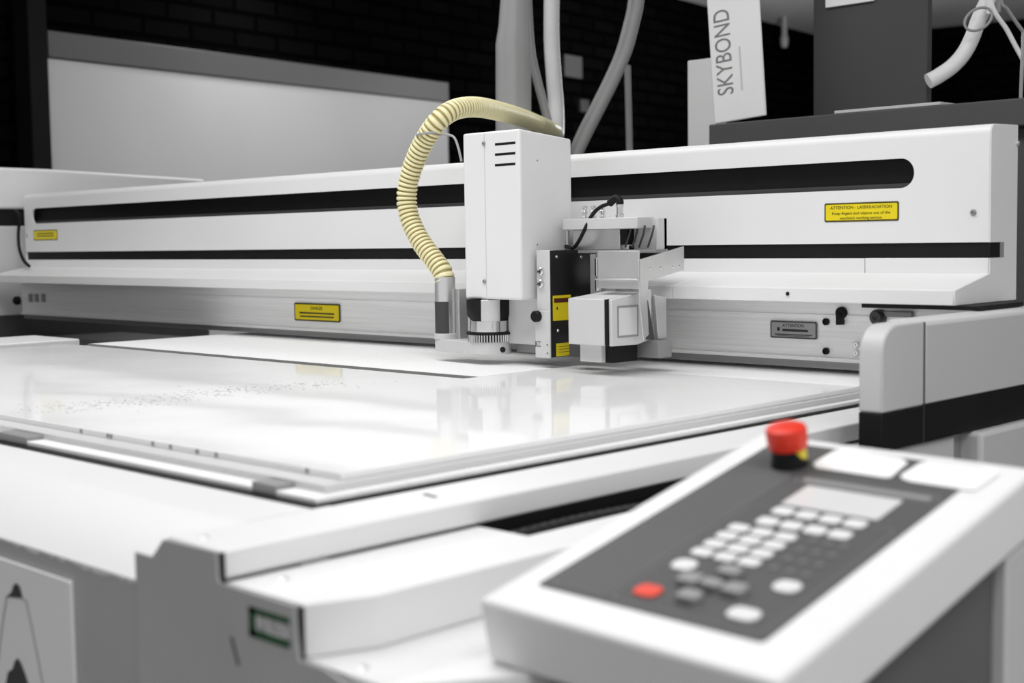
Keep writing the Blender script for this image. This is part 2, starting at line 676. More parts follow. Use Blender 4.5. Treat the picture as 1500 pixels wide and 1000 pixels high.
# green badge
bx0, bx1 = pY(365, 905, 0.5365).x, pY(423, 905, 0.5365).x
bz1, bz0 = pY(366, 888, 0.5365).z, pY(367, 931, 0.5365).z
bg = MB()
bg.box(bx0, bx0 + 0.0080, 0.5360, 0.5370, bz0, bz1)
bg.box(bx0, bx1, 0.5360, 0.5370, bz1 - 0.0042, bz1)
bg.box(bx0, bx1, 0.5360, 0.5370, bz0, bz0 + 0.0055)
badge = bg.build('badge', 'green', fr)
o = lettering('FLS', 0.021, face_mY((bx0 + bx1) / 2 + 0.002, 0.5366, (bz0 + bz1) / 2 + 0.0004), 'whiteink', badge, width=0.036, bold=0.0004)
# inner bed frame: stepped aluminium profiles round the table
xr, yf = -0.906, 0.681
for nm, ins, za, zb_, mt_ in (('gap_strip', 0.000, 0.921, 0.9315, 'black'), ('lower_profile', 0.006, 0.9316, 0.9365, 'alu'), ('upper_profile', 0.018, 0.9365, 0.9435, 'ltgrey')):
    iy = ins * 1.6
    b = MB()
    b.profZ([(-2.72, yf + iy), (xr - ins, yf + iy), (xr - ins, 1.70), (xr - 0.048, 1.70), (xr - 0.048, yf + 0.08), (-2.72, yf + 0.08)], za, zb_)
    b.build(nm, mt_, fr, 0.0007)
MB().box(-2.66, xr - 0.05, 0.764, 2.0, 0.86, 0.9355).build('bed_support', 'housing', fr)
MB().box(-3.55, -2.665, 1.46, 2.0, 0.70, 0.905).build('shade_trough', 'darkgrey', fr)  # dark box; its colour stands for shade in the left interior
# joint blocks on the near profile
for (x, y, w) in ((65, 637, 0.07), (375, 718, 0.035)):
    p = pZ(x, y, 0.936)
    MB().box(p.x - w / 2, p.x + w / 2, yf + 0.0085, yf + 0.03, 0.932, 0.941).build('joint_block', 'midgrey', fr, 0.0006)
# right rail housing (holds the gantry rail)
XA, XL = -0.761, -0.7905
zt_ = 1.05
capY, seamY = 1.358, 1.456
hz = [(XL, 0.907), (XA, 0.907), (XA, zt_ - 0.004), (XA - 0.004, zt_), (XL, zt_ + 0.003)]
MB().profY([(XL, 0.953), (XA, 0.953), (XA, zt_ - 0.004), (XA - 0.004, zt_), (XL - 0.02, zt_)], seamY + 0.002, 2.25).build('rail_housing', 'housing', fr, 0.002)
MB().box(XL, XA, seamY + 0.002, 2.25, 0.909, 0.953).build('kick_or_shade_band', 'black', fr)
capprof = [(seamY - 0.002, 0.952), (capY, 0.952), (capY, 1.018)]
for k in range(1, 8):
    a = math.radians(180 - 90 * k / 8)
    capprof.append((capY + 0.034 + 0.034 * math.cos(a), 1.018 + 0.032 * math.sin(a)))
capprof += [(capY + 0.034, 1.05), (seamY - 0.002, 1.05)]
MB().profX(capprof, XL, XA).build('rail_cap', 'housing', fr, 0.003, 3)
MB().box(XL, XA, capY, seamY - 0.002, 0.909, 0.952).build('kick_or_shade_band', 'black', fr, 0.0015)
MB().box(XL + 0.001, XA - 0.001, seamY - 0.002, seamY + 0.002, 0.909, 1.0488).build('seal', 'darkgrey', fr)
# lower side boxes under the rail housing
MB().box(-0.86, -0.768, 1.40, 1.545, 0.60, 0.906).build('side_panel', 'housing', fr, 0.003)
MB().box(-0.86, -0.748, 1.575, 2.25, 0.60, 0.908).build('side_panel', 'housing', fr, 0.006, 3)
MB().box(-0.86, -0.775, 1.545, 1.575, 0.60, 0.905).build('seal', 'midgrey', fr)
MB().box(-0.905, -0.861, 1.72, 2.25, 0.60, 0.91).build('side_beam', 'housing', fr)
# left rail housing, seen end-on behind the gantry
XH = -3.66
hy0 = pX(-60, 300, XH).y
hp = [(pX(-60, 243, XH).y, 0), (pX(70, 247.5, XH).y, 0), (pX(300, 262, XH).y, 0)]
zz = [pX(-60, 242.5, XH).z, pX(70, 247.5, XH).z, pX(300, 262.5, XH).z]
zs1, zs0 = pX(20, 306, XH).z, pX(20, 331, XH).z
zb1 = pX(10, 396, XH).z
ya, yb, yc = hp[0][0], hp[1][0], hp[2][0]
MB().prism([(XH, ya, zs1), (XH, yc, zs1), (XH, yc, zz[2]), (XH, yb, zz[1]), (XH, ya, zz[0])], (-0.12, 0, 0)).build('rail_housing', 'white', fr, 0.008, 3)
MB().box(XH - 0.12, XH - 0.01, ya, yc, zs0, zs1).build('kick_or_shade_band', 'black', fr)
MB().box(XH - 0.12, XH, ya, yc, 0.962, zs0).build('side_panel', 'housing', fr, 0.003)
MB().box(XH - 0.12, XH - 0.002, ya, yc, 0.6, 0.962).build('kick_or_shade_band', 'darkgrey', fr)  # lower housing coloured dark to stand for shade below the gantry
MB().box(-2.95, -2.74, 0.70, 1.45, 0.6, 0.951).build('side_bar', 'white', fr, 0.003)

# ================================================================== TABLE BED + SHEET
bed = MB().box(-2.64, -0.956, 0.765, 1.995, 0.9356, 0.9436).build('cutting_bed', 'housing', None, 0.001)
tag(bed, 'flat base of the cutting bed carrying the white sheets', 'table bed')
sheet = MB().profZ([(-2.64, 0.734), (-0.932, 0.734), (-0.932, 1.60), (-1.44, 1.60), (-1.44, 1.364), (-2.64, 1.364)], 0.9437, 0.95).build('acrylic_sheet', 'sheet', None, 0.0006)
tag(sheet, 'glossy white acrylic sheet lying on the near part of the cutting bed', 'acrylic sheet')
for x_, y_ in ((119, 628), (158, 635), (163, 636), (224, 645), (250, 649), (289, 656), (317, 661), (450, 685)):
    p = pY(x_, y_, 0.734)
    o = MB().box(p.x - 0.0022, p.x + 0.0022, 0.7332, 0.734, 0.9450, 0.9492).build('edge_nick', 'midgrey')
    o.parent = sheet
b = MB()
line = [pZ(70, 600, T), pZ(130, 592, T), pZ(190, 590, T), pZ(250, 583, T), pZ(310, 574, T), pZ(370, 571, T), pZ(430, 564, T), pZ(490, 562, T)]
for k in range(420):
    q = random.random() * (len(line) - 1.001)
    a_ = line[int(q)].lerp(line[int(q) + 1], q % 1)
    a_ = a_ + Vector((random.gauss(0, 0.03), random.gauss(0, 0.035), 0))
    r_ = random.uniform(0.0006, 0.0018)
    b.box(a_.x - r_, a_.x + r_, a_.y - r_ * 0.8, a_.y + r_ * 0.8, 0.95005, 0.9503)
dust = b.build('machining_dust', 'ltdust', None, smooth=False)
tag(dust, 'faint band of grey machining dust across the left of the acrylic sheet', 'dust')
dust['kind'] = 'stuff'
hp_ = MB().profZ([(-2.60, 1.398), (-1.446, 1.398), (-1.446, 1.606), (-0.938, 1.606), (-0.938, 1.99), (-2.60, 1.99)], 0.9437, 0.9498)
plate_ = hp_.build('pierced_plate', 'bed', None, 0.0004)
tag(plate_, 'finely pierced white plate on the bed running back under the gantry', 'table plate')
edge_ = MB().box(-2.60, -1.446, 1.3955, 1.398, 0.9437, 0.9497).build('gap_shade_edge', 'midgrey')  # grey edge carries the shade of the gap behind the sheet
edge_.parent = plate_
gapm = MB().box(-2.60, -1.446, 1.3642, 1.3953, 0.9436, 0.9441).build('gap_strip', 'midgrey')  # gap floor, with the gap's shade put into its grey
gapm.parent = bed

# ================================================================== GANTRY
XR, XLG = -0.827, -3.61
YG = 1.76
ga = thing('gantry', 'long white gantry beam with black slot spanning the cutting table', 'gantry', (-2.2, 1.85, T))
YB = pX(1492, 171, XR).y
ZT = 1.297
outer = [(XLG, YG, 1.138), (XR - 0.002, YG, 1.138), (XR - 0.002, YG, 1.284), (XLG, YG, 1.284)]
hole = [(x, YG, z) for x, z in stadium(-3.566, -0.9385, 1.2150, 1.2565)]
b = MB()
b.plate_hole(outer, hole, (0, 0.004, 0))
capp = [(YG, 1.284)]
for k in range(1, 7):
    a = math.radians(180 - 75 * k / 6)
    capp.append((YG + 0.013 + 0.013 * math.cos(a), 1.284 + 0.0125 * math.sin(a)))
capp += [(YB, ZT + 0.001), (YB, 1.284)]
b.profX(capp, XLG, XR - 0.002)
b.build('beam_cover', 'white', ga)
MB().box(XLG + 0.02, XR - 0.03, YG + 0.018, YB - 0.02, 1.06, 1.283).build('beam_core', 'black', ga)
MB().box(-3.6, -0.9, YG + 0.012, YG + 0.017, 1.216, 1.222).build('slot_belt', 'darkgrey', ga)
endp = [(1.66, 1.057), (1.66, 1.077), (YG, 1.096), (YG, 1.284)] + capp[1:-1] + [(YB, 1.057)]
MB().profX(endp, XR - 0.002, XR).build('end_cover', 'white', ga, 0.0012)
MB().profX(endp, XLG - 0.002, XLG).build('end_cover', 'white', ga, 0.001)
# bellows strip in the lower slot, wrapping round the right end
y2 = pX(1470, 365, XR).y
MB().box(XLG + 0.005, XR - 0.002, YG + 0.003, YG + 0.018, 1.1165, 1.138).box(XR - 0.004, XR + 0.0006, YG - 0.0006, y2 - 0.012, 1.1172, 1.1378).build('bellows_strip', 'black', ga)
MB().box(XR - 0.004, XR + 0.0007, y2 - 0.0119, y2, 1.1172, 1.1378).build('bellows_clip', 'midgrey', ga)
# flange pieces below the strip
xs = pY(1267, 388, YG).x
MB().box(XLG, xs - 0.0008, YG, YG + 0.018, 1.092, 1.1165).build('lower_flange', 'white', ga, 0.0006)
MB().box(xs + 0.0008, XR - 0.002, YG - 0.001, YG + 0.018, 1.092, 1.1168).build('lower_flange', 'white', ga, 0.0006)
# sloping shelf
xs2 = pY(985, 430, 1.66).x
sp = [(1.66, 1.057), (1.66, 1.0768), (YG, 1.0955), (YG + 0.01, 1.0955), (YG + 0.01, 1.090), (1.668, 1.072), (1.668, 1.057)]
MB().profX(sp, XLG + 0.0, xs2 - 0.0005).build('shelf', 'white', ga, 0.001)
MB().profX(sp, xs2 + 0.0005, XR - 0.002).build('shelf', 'white', ga, 0.001)
p = pY(1154, 430, 1.66)
MB().lathe([(0.0028, 0), (0.0028, 0.0015), (0.0016, 0.0022)], (p.x, 1.66, p.z), (0, -1, 0), 16).build('screw', 'black', ga)
for (x, y) in ((1426, 311),):
    p = pY(x, y, YG)
    screw(p.x, YG, p.z, (0, -1, 0), 0.0042, ga, 'midgrey')
p = pX(1490, 210, XR)
screw(XR, p.y, p.z, (1, 0, 0), 0.004, ga, 'sheetmetal')
for (x, y) in ((40, 344),):
    p = pY(x, y, YG)
    screw(p.x, YG, p.z, (0, -1, 0), 0.005, ga)
# aluminium rail below the shelf
YRL = 1.738
rp = [(YRL, 1.058), (YRL, 1.036), (YRL - 0.002, 1.035), (YRL - 0.002, 1.030), (YRL, 1.029), (YRL, 0.9735), (YRL - 0.005, 0.9725), (YRL - 0.005, 0.9675),
      (YRL + 0.006, 0.966), (YRL + 0.006, 0.9555), (YB - 0.03, 0.9555), (YB - 0.03, 1.058)]
rail = MB().profX(rp, XLG + 0.01, XR - 0.012).build('rail', 'alu', ga)
MB().box(XLG + 0.01, XR - 0.012, YRL + 0.0035, YRL + 0.006, 0.956, 0.9665).build('rail_shade_strip', 'alu_dark', ga)  # shade of the recess under the rail lip, put into a darker colour
# fittings at the right end of the rail
for (x, y, r) in ((1211, 471, 0.0052), (1211, 514, 0.0050)):
    p = pY(x, y, YRL)
    MB().lathe([(r, 0), (r, 0.004), (r * 0.7, 0.005), (r * 0.6, 0.003), (0, 0.003)], (p.x, YRL, p.z), (0, -1, 0), 18).build('plug', 'black', ga)
p = pY(1234, 458, YRL)
MB().lathe([(0.009, 0), (0.009, 0.005), (0.006, 0.008)], (p.x, YRL, p.z), (0, -1, 0), 14).box(p.x - 0.004, p.x + 0.004, YRL - 0.012, YRL, p.z - 0.017, p.z).build('clamp_knob', 'black', ga, 0.0008)
p = pY(1290, 464, YRL)
MB().lathe([(0.011, 0), (0.011, 0.012), (0.008, 0.016), (0.004, 0.016), (0, 0.012)], (p.x, YRL, p.z), (0, -1, 0), 20).build('end_cylinder', 'darkgrey', ga)
p = pY(1318, 460, YRL)
MB().box(p.x - 0.022, p.x + 0.022, YRL - 0.008, YRL, p.z - 0.004, p.z + 0.004).build('end_bracket', 'midgrey', ga, 0.001)
for (x, y) in ((1256, 505), (1256, 517)):
    p = pY(x, y, YRL)
    screw(p.x, YRL, p.z, (0, -1, 0), 0.0046, ga, 'chrome', 0.005)
MB().box(XR - 0.14, -0.798, 1.668, 1.80, 1.0508, 1.0568).build('foot_pad', 'black', ga, 0.001)
# bolts and bracket at the far left end
for (x, y, r) in ((8, 432, 0.02), (28, 440, 0.012)):
    p = pY(x, y, YRL)
    MB().lathe([(r, 0), (r, 0.01), (r * 0.6, 0.016)], (p.x, YRL, p.z), (0, -1, 0), 16).build('bolt', 'black', ga)
for x in (46, 55, 65):
    p = pY(x, 436, YRL)
    MB().box(p.x - 0.007, p.x + 0.007, YRL - 0.006, YRL, p.z - 0.011, p.z + 0.011).build('bolt', 'alu_dark', ga, 0.001)
p = pY(30, 346, YG)
cb = [pY(22, 308, YG - 0.02), pY(29, 318, YG - 0.02), pY(27, 340, YG - 0.02), pY(28, 362, YG - 0.02), pY(34, 380, YG - 0.03), pY(43, 390, YG - 0.03)]
MB().tube(spline(cb, 8), 0.0045, 10).build('end_cable', 'black', ga)


def text_label(parent, x0, x1, z0, z1, Y, face, border, lines, name='warning_label'):
    """sticker facing -Y: border sheet, face sheet and printed lines"""
    w, h = x1 - x0, z1 - z0
    cx, cz = (x0 + x1) / 2, (z0 + z1) / 2
    lb = prism_m(rrect(w, h, h * 0.10), face_mY(cx, Y, cz), 0.0005).build(name, border, parent)
    fc = prism_m(rrect(w - h * 0.17, h - h * 0.17, h * 0.06), face_mY(cx, Y - 0.0005, cz), 0.0002).build('label_face', face, lb)
    for (txt, fx, fz, fw, fh, mt_) in lines:
        mw = face_mY(cx + fx * w, Y - 0.0008, cz + fz * h)
        if txt:
            o = lettering(txt, fh * h * 1.35, mw, mt_, lb, width=fw * w)
        else:
            o = prism_m([(-fw * w / 2, -fh * h / 2), (fw * w / 2, -fh * h / 2), (fw * w / 2, fh * h / 2), (-fw * w / 2, fh * h / 2)], mw, 0.0001).build('print_line', mt_, lb)
    return lb


a, c = pY(1208, 326, YG), pY(1317, 295, YG)
text_label(ga, a.x, c.x, a.z + 0.0005, pY(1208, 298, YG).z, YG - 0.0002, 'yellow', 'ink_brown', [
    ('ATTENTION - LASERRADIATION', 0, 0.24, 0.83, 0.17, 'ink_brown'),
    ('Keep fingers and objects out of the', 0, -0.06, 0.78, 0.15, 'ink_brown'),
    ("machine's working sectors", 0, -0.31, 0.56, 0.15, 'ink_brown')])
a, c = pY(50, 352, YG), pY(84, 336, YG)
text_label(ga, a.x, c.x, a.z, c.z, YG - 0.0002, 'yellow', 'ink_brown', [('', 0, 0.15, 0.7, 0.1, 'ink_brown'), ('', 0, -0.1, 0.7, 0.1, 'ink_brown')])
a, c = pY(433, 469, YRL), pY(499, 444, YRL)
text_label(ga, a.x, c.x, a.z, pY(433, 443, YRL).z, YRL - 0.0022, 'yellow', 'ink_brown', [
    ('DANGER', 0.0, 0.22, 0.26, 0.2, 'ink_brown'), ('', 0, -0.05, 0.76, 0.09, 'ink_brown'), ('', 0, -0.24, 0.74, 0.08, 'ink_brown')])
a, c = pY(1130, 494, YRL), pY(1198, 472, YRL)
text_label(ga, a.x, c.x, a.z, pY(1130, 469, YRL).z, YRL - 0.0022, 'silverlabel', 'darkgrey', [
    ('ATTENTION', 0.0, 0.24, 0.46, 0.2, 'ink'), ('', 0.04, -0.03, 0.55, 0.14, 'ink'), ('', -0.32, 0.02, 0.06, 0.2, 'ink'), ('', 0, -0.28, 0.8, 0.06, 'ink'), ('', 0, -0.36, 0.7, 0.03, 'ink')])

# ================================================================== CUTTING HEAD
hd = thing('tool_carriage', 'white milling and laser head carriage on the front of the gantry beam', 'tool head', (-1.6, 1.68, T))
cx0, cx1, cy0, cy1 = -1.714, -1.578, 1.630, YG - 0.001
# cover: rounded vertical edges, sloping rear top
b = MB()
b.box(cx0, cx1, cy0, cy1, 1.0505, 1.334)
for v in b.bm.verts:
    if v.co.z > 1.2 and v.co.y > 1.7:
        v.co.z = 1.322
b.build('head_cover', 'white', hd, 0.0045, 4)
xf = pY(711, 300, cy0).x
MB().box(xf - 0.0006, xf + 0.0006, cy0 - 0.0004, cy0 + 0.002, 1.056, 1.330).build('cover_seam', 'housing', hd)
for (x, y) in ((709, 210), (710, 412)):
    p = pY(x, y, cy0)
    screw(p.x, cy0, p.z, (0, -1, 0), 0.0036, hd, 'midgrey')
for (x, y) in ((787, 235), (787, 358)):
    p = pX(x, y, cx1)
    MB().lathe([(0.0016, -0.001), (0.0016, 0.0005)], (cx1, p.y, p.z), (1, 0, 0), 12).build('pin_hole', 'midgrey', hd)
for (ya_, yb_) in ((211.5, 207), (226.5, 222.5), (242, 238)):
    p, q = pY(725, ya_, cy0), pY(755, yb_, cy0)
    MB().box(p.x, q.x, cy0 - 0.0004, cy0 + 0.001, p.z - 0.0022, p.z + 0.0022).build('vent_slot', 'black', hd, 0.0006)
# wire hook that carries the hose
hk = [pY(676, 236, 1.66), pY(671, 215, 1.66), pY(665, 201, 1.66), pY(655, 197, 1.66), pY(647, 196.5, 1.66)]
hc = pY(629, 197, 1.66)
ringp = []
for k in range(25):
    a = math.radians(360 * k / 24)
    ringp.append(Vector((hc.x + 0.0222 * math.cos(a), 1.66 + 0.0222 * math.sin(a), hc.z + 0.002 * math.cos(a))))
MB().tube(spline(hk, 8), 0.0022, 10).tube(ringp, 0.0022, 10, cap=False).build('hose_hook', 'hosegrey', hd)
# suction nozzle
NX, NY = -1.7975, 1.66
MB().lathe([(0.0185, 0.984), (0.0185, 1.086), (0.0172, 1.0868), (0.0172, 1.08)], (NX, NY, 0), seg=36).build('nozzle_tube', 'sheetmetal', hd)
b = MB()
ring0 = []
for k in range(13):
    a = math.radians(-152 + 128 * k / 12)
    ring0.append((NX + 0.0189 * math.cos(a), NY + 0.0189 * math.sin(a)))
ring1 = [(NX + (x - NX) * 0.985, NY + (y - NY) * 0.985) for x, y in reversed(ring0)]
b.profZ(ring0 + ring1, 0.986, 1.043)
b.build('brush_sleeve', 'darkgrey', hd)
MB().box(-1.781, -1.770, 1.668, 1.690, 0.975, 1.065).build('nozzle_bracket', 'sheetmetal', hd, 0.001)
# clamp plate: hull round the nozzle and the spindle
SX, SY = -1.688, 1.664


def hull2(c0, r0, c1, r1, n=20):
    d = Vector((c1[0] - c0[0], c1[1] - c0[1]))
    L = d.length
    base = math.atan2(d.y, d.x)
    be = math.acos((r0 - r1) / L)
    pts_ = []
    for k in range(n + 1):
        a_ = base + be + (2 * math.pi - 2 * be) * k / n
        pts_.append((c0[0] + r0 * math.cos(a_), c0[1] + r0 * math.sin(a_)))
    for k in range(n + 1):
        a_ = base - be + 2 * be * k / n
        pts_.append((c1[0] + r1 * math.cos(a_), c1[1] + r1 * math.sin(a_)))
    return pts_


MB().profZ(hull2((NX, NY), 0.0195, (SX, SY), 0.036), 0.9545, 0.976).build('clamp_plate', 'ltgrey', hd, 0.0012)
MB().lathe([(0.0212, 0.976), (0.0212, 0.985), (0.019, 0.986)], (NX, NY, 0), seg=32).build('nozzle_collar', 'ltgrey', hd)
p = pY(735, 505, SY - 0.033)
MB().lathe([(0.005, 0), (0.005, 0.002), (0.0035, 0.0025)], (p.x, p.y + 0.003, 0.9655), (0.25, -1, 0), 18).build('clamp_bolt', 'black', hd)
# spindle
MB().lathe([(0.0405, 1.049), (0.0405, 1.038), (0.040, 1.022), (0.034, 1.013), (0.030, 1.013)], (SX, SY, 0), seg=40).build('spindle_skirt', 'black', hd)
b = MB()
arc = []
for k in range(9):
    a = math.radians(-66 + 46 * k / 8)
    arc.append((SX + 0.0425 * math.cos(a), SY + 0.0425 * math.sin(a)))
for k in range(9):
    a = math.radians(-20 - 46 * k / 8)
    arc.append((SX + 0.034 * math.cos(a), SY + 0.034 * math.sin(a)))
b.profZ(arc, 1.0125, 1.0495)
b.build('spindle_shoe', 'sheetmetal', hd, 0.0008)
MB().lathe([(0.0345, 1.013), (0.0355, 1.012), (0.0355, 0.9935), (0.0345, 0.9925)], (SX, SY, 0), seg=40).build('spindle_collar', 'chrome', hd)
MB().lathe([(0.0415, 0.9925), (0.0415, 0.9885), (0.039, 0.988)], (SX, SY, 0), seg=40).build('spindle_gasket', 'black', hd)
b = MB()
for k in range(48):
    a = 2 * math.pi * k / 48
    x, y = SX + 0.037 * math.cos(a), SY + 0.037 * math.sin(a)
    b.tube([(x, y, 0.9885), (SX + 0.0375 * math.cos(a), SY + 0.0375 * math.sin(a), 0.9755)], 0.0017, 6)
b.build('brush_ring', 'chrome', hd)
MB().lathe([(0.034, 0.988), (0.034, 0.976)], (SX, SY, 0), seg=32).build('brush_core', 'darkgrey', hd)
# block between spindle and laser module
MB().box(-1.652, -1.573, 1.672, 1.735, 0.9725, 1.060).build('slide_block', 'ltgrey', hd, 0.002)
MB().box(-1.65, -1.573, 1.69, 1.735, 0.9565, 0.9725).build('slide_foot', 'midgrey', hd, 0.001)
# bright front bar of the laser module with connectors
bxl, bxr, byf = -1.5665, -1.5365, 1.655
zb0 = 0.9535
MB().box(bxl, bxr, byf, byf + 0.012, zb0, 1.133).box(bxl - 0.004, bxr, byf - 0.0015, byf + 0.010, zb0, 1.032).build('front_bar', 'ltgrey', hd, 0.0012)
for (x, y) in ((793, 397), (793, 415)):
    p = pY(x, y, byf)
    MB().lathe([(0.0070, 0), (0.0070, 0.004), (0.0050, 0.0055), (0.0048, 0.003), (0.0026, 0.003), (0.0022, 0.006), (0, 0.006)], (p.x, byf, p.z), (0, -1, 0), 22).build('hose_connector', 'chrome', hd)
p = pY(787, 463, byf - 0.0015)
MB().lathe([(0.0095, 0), (0.0095, 0.007), (0.008, 0.009), (0, 0.009)], (p.x + 0.001, byf - 0.0015, p.z), (0, -1, 0), 28).build('clamp_knob', 'black', hd)
p = pY(788, 504, byf - 0.0015)
o = lettering('BCC', 0.014, face_mY(p.x + 0.0003, byf - 0.0016, p.z), 'ink', hd, width=0.0125)
o.matrix_parent_inverse = hd.matrix_basis.inverted()
for z in (0.958, 0.972):
    screw(-1.5425, byf - 0.0015, z + 0.004, (0, -1, 0), 0.0018, hd, 'midgrey', 0.001)
# black laser plate (faces +X)
MB().box(bxr - 0.020, bxr + 0.0008, byf + 0.0008, 1.7655, zb0 + 0.001, 1.1325).build('laser_plate', 'blackgloss', hd, 0.0008)
xk = bxr + 0.0008
for (x, y) in ((815, 376), (851, 376), (817, 484)):
    p = pX(x, y, xk)
    screw(xk, p.y, p.z, (1, 0, 0), 0.0028, hd, 'chrome', 0.0018)


def label_pX(x0, y0, x1, y1):
    a_, c_ = pX(x0, y1, xk), pX(x1, y0, xk)
    return a_.y, c_.y, a_.z, c_.z


ya_, yb_, za_, zb_ = label_pX(810, 433, 836, 470)
lb = MB().box(xk, xk + 0.0004, ya_, yb_, za_, pX(810, 433, xk).z).build('laser_label', 'yellow', hd)
zt1 = pX(810, 437, xk).z
o = MB().box(xk + 0.0004, xk + 0.0006, ya_ + 0.003, yb_ - 0.001, zt1 - 0.0075, zt1).build('label_bar', 'ink_red', lb)
p = pX(816, 451, xk)
o = prism_m([(-0.0028, -0.0024), (0.0028, -0.0024), (0, 0.003)], face_pX(xk + 0.0004, p.y, p.z), 0.0002).build('warning_sign', 'ink', lb)
ya_, yb_, za_, zb_ = label_pX(815, 503, 838, 523)
lb = MB().box(xk, xk + 0.0004, ya_, yb_, za_ + 0.001, pX(815, 503, xk).z).build('laser_label', 'yellow', hd)
for f in (0.3, 0.5, 0.7):
    zc = za_ + 0.001 + (pX(815, 503, xk).z - za_) * f
    o = MB().box(xk + 0.0004, xk + 0.0005, ya_ + 0.006, yb_ - 0.006, zc - 0.0004, zc + 0.0004).build('print_line', 'ink_brown', lb)
# camera module
kx0, kx1, ky0, ky1 = -1.4470, -1.3660, 1.600, 1.690
b = MB()
b.box(kx0, kx1 - 0.006, ky0, ky1, 0.985, 1.0575)
for v in b.bm.verts:
    if v.co.z > 1.0 and v.co.y > 1.65:
        v.co.z = 1.0655
b.build('camera_body', 'ltgrey', hd, 0.0015)
MB().box(kx1 - 0.006, kx1 - 0.0005, ky0 + 0.0005, ky1, 0.9855, 1.057).build('camera_gasket', 'black', hd, 0.0006)
b = MB()
b.prism([(kx1 - 0.0005, ky0 + 0.004, 0.9845), (kx1 - 0.0005, ky0 + 0.004, 1.057), (kx1 - 0.0005, 1.702, 1.069), (kx1 - 0.0005, 1.702, 0.990), (kx1 - 0.0005, 1.668, 0.9835)], (0.0065, 0, 0))
b.build('camera_cap', 'ltgrey', hd, 0.0015)
xw = kx1 + 0.006
wa, wb = pX(905, 494, xw), pX(934, 447, xw)
MB().plate_hole([(xw, wa.y - 0.001, wa.z - 0.001), (xw, wb.y + 0.001, wa.z - 0.001), (xw, wb.y + 0.001, wb.z + 0.001), (xw, wa.y - 0.001, wb.z + 0.001)],
                [(xw, wa.y + 0.0022, wa.z + 0.0022), (xw, wb.y - 0.0022, wa.z + 0.0022), (xw, wb.y - 0.0022, wb.z - 0.0022), (xw, wa.y + 0.0022, wb.z - 0.0022)], (0.0008, 0, 0)).build('window_frame', 'midgrey', hd)
MB().box(xw, xw + 0.0004, wa.y + 0.0021, wb.y - 0.0021, wa.z + 0.0021, wb.z - 0.0021).build('window_glass', 'lcd', hd)
# body joining camera module to the laser plate
MB().box(-1.536, -1.4472, 1.705, 1.732, 0.99, 1.05).build('module_link', 'midgrey', hd, 0.001)
MB().box(-1.436, -1.392, 1.615, 1.69, 0.957, 0.985).build('camera_foot', 'ltgrey', hd, 0.001)
MB().box(-1.50, -1.455, 1.66, 1.69, 0.958, 0.984).build('sensor_foot', 'darkgrey', hd, 0.001)
MB().box(-1.392, -1.376, 1.625, 1.685, 0.956, 0.985).build('sensor_foot', 'black', hd, 0.001)
# bent sheet-metal bracket and its arm over the shelf
ux0, ux1, uy = -1.424, -1.3385, 1.645
MB().box(ux0, ux1, uy, uy + 0.002, 1.072, 1.131).box(ux0, ux1, uy - 0.006, uy, 1.085, 1.0875).box(ux0, ux0 + 0.002, uy, 1.72, 1.072, 1.131).build('bracket_plate', 'sheetmetal', hd, 0.0006)
arm = [(1.644, 1.117), (YG - 0.001, 1.1365), (YG - 0.001, 1.0985), (1.668, 1.0835), (1.664, 1.06), (1.668, 1.0), (1.655, 0.992), (1.646, 1.05)]
MB().profX([(y, z) for y, z in arm], ux1 - 0.002, ux1).build('bracket_arm', 'sheetmetal', hd, 0.0005)
for (x, y) in ((952, 393), (967, 392), (985, 391), (995, 390)):
    p = pX(x, y, ux1)
    MB().lathe([(0.0022, 0), (0.0022, 0.0005), (0.0010, 0.0007)], (ux1, p.y, p.z), (1, 0, 0), 12).build('rivet', 'chrome', hd)
MB().profX([(1.712, 0.990), (1.7335, 0.990), (1.7335, 1.055), (1.705, 1.06)], -1.362, -1.355).build('gusset', 'sheetmetal', hd, 0.0006)
g0, g1, g2, g3 = (pX(x, y, -1.3585) for x, y in ((943, 438), (947, 440), (957, 497), (946, 497)))
MB().prism([g0, g1, g2, g3], (0.003, 0, 0)).build('triangle_slot', 'darkgrey', hd)
MB().box(-1.43, -1.345, 1.7, 1.734, 0.96, 0.988).build('rear_foot', 'midgrey', hd, 0.001)
# vertical adjuster between plate and bracket
ax = pX(877, 440, -1.50)
b = MB()
b.lathe([(0.0055, 1.065), (0.0055, 1.082), (0.004, 1.083), (0.004, 1.088), (0.0058, 1.089), (0.0058, 1.118), (0.004, 1.119), (0.004, 1.128)], (-1.478, 1.71, 0), seg=18)
b.build('adjuster', 'chrome', hd)
MB().box(-1.505, -1.45, 1.72, 1.758, 1.055, 1.125).build('adjuster_block', 'midgrey', hd, 0.001)
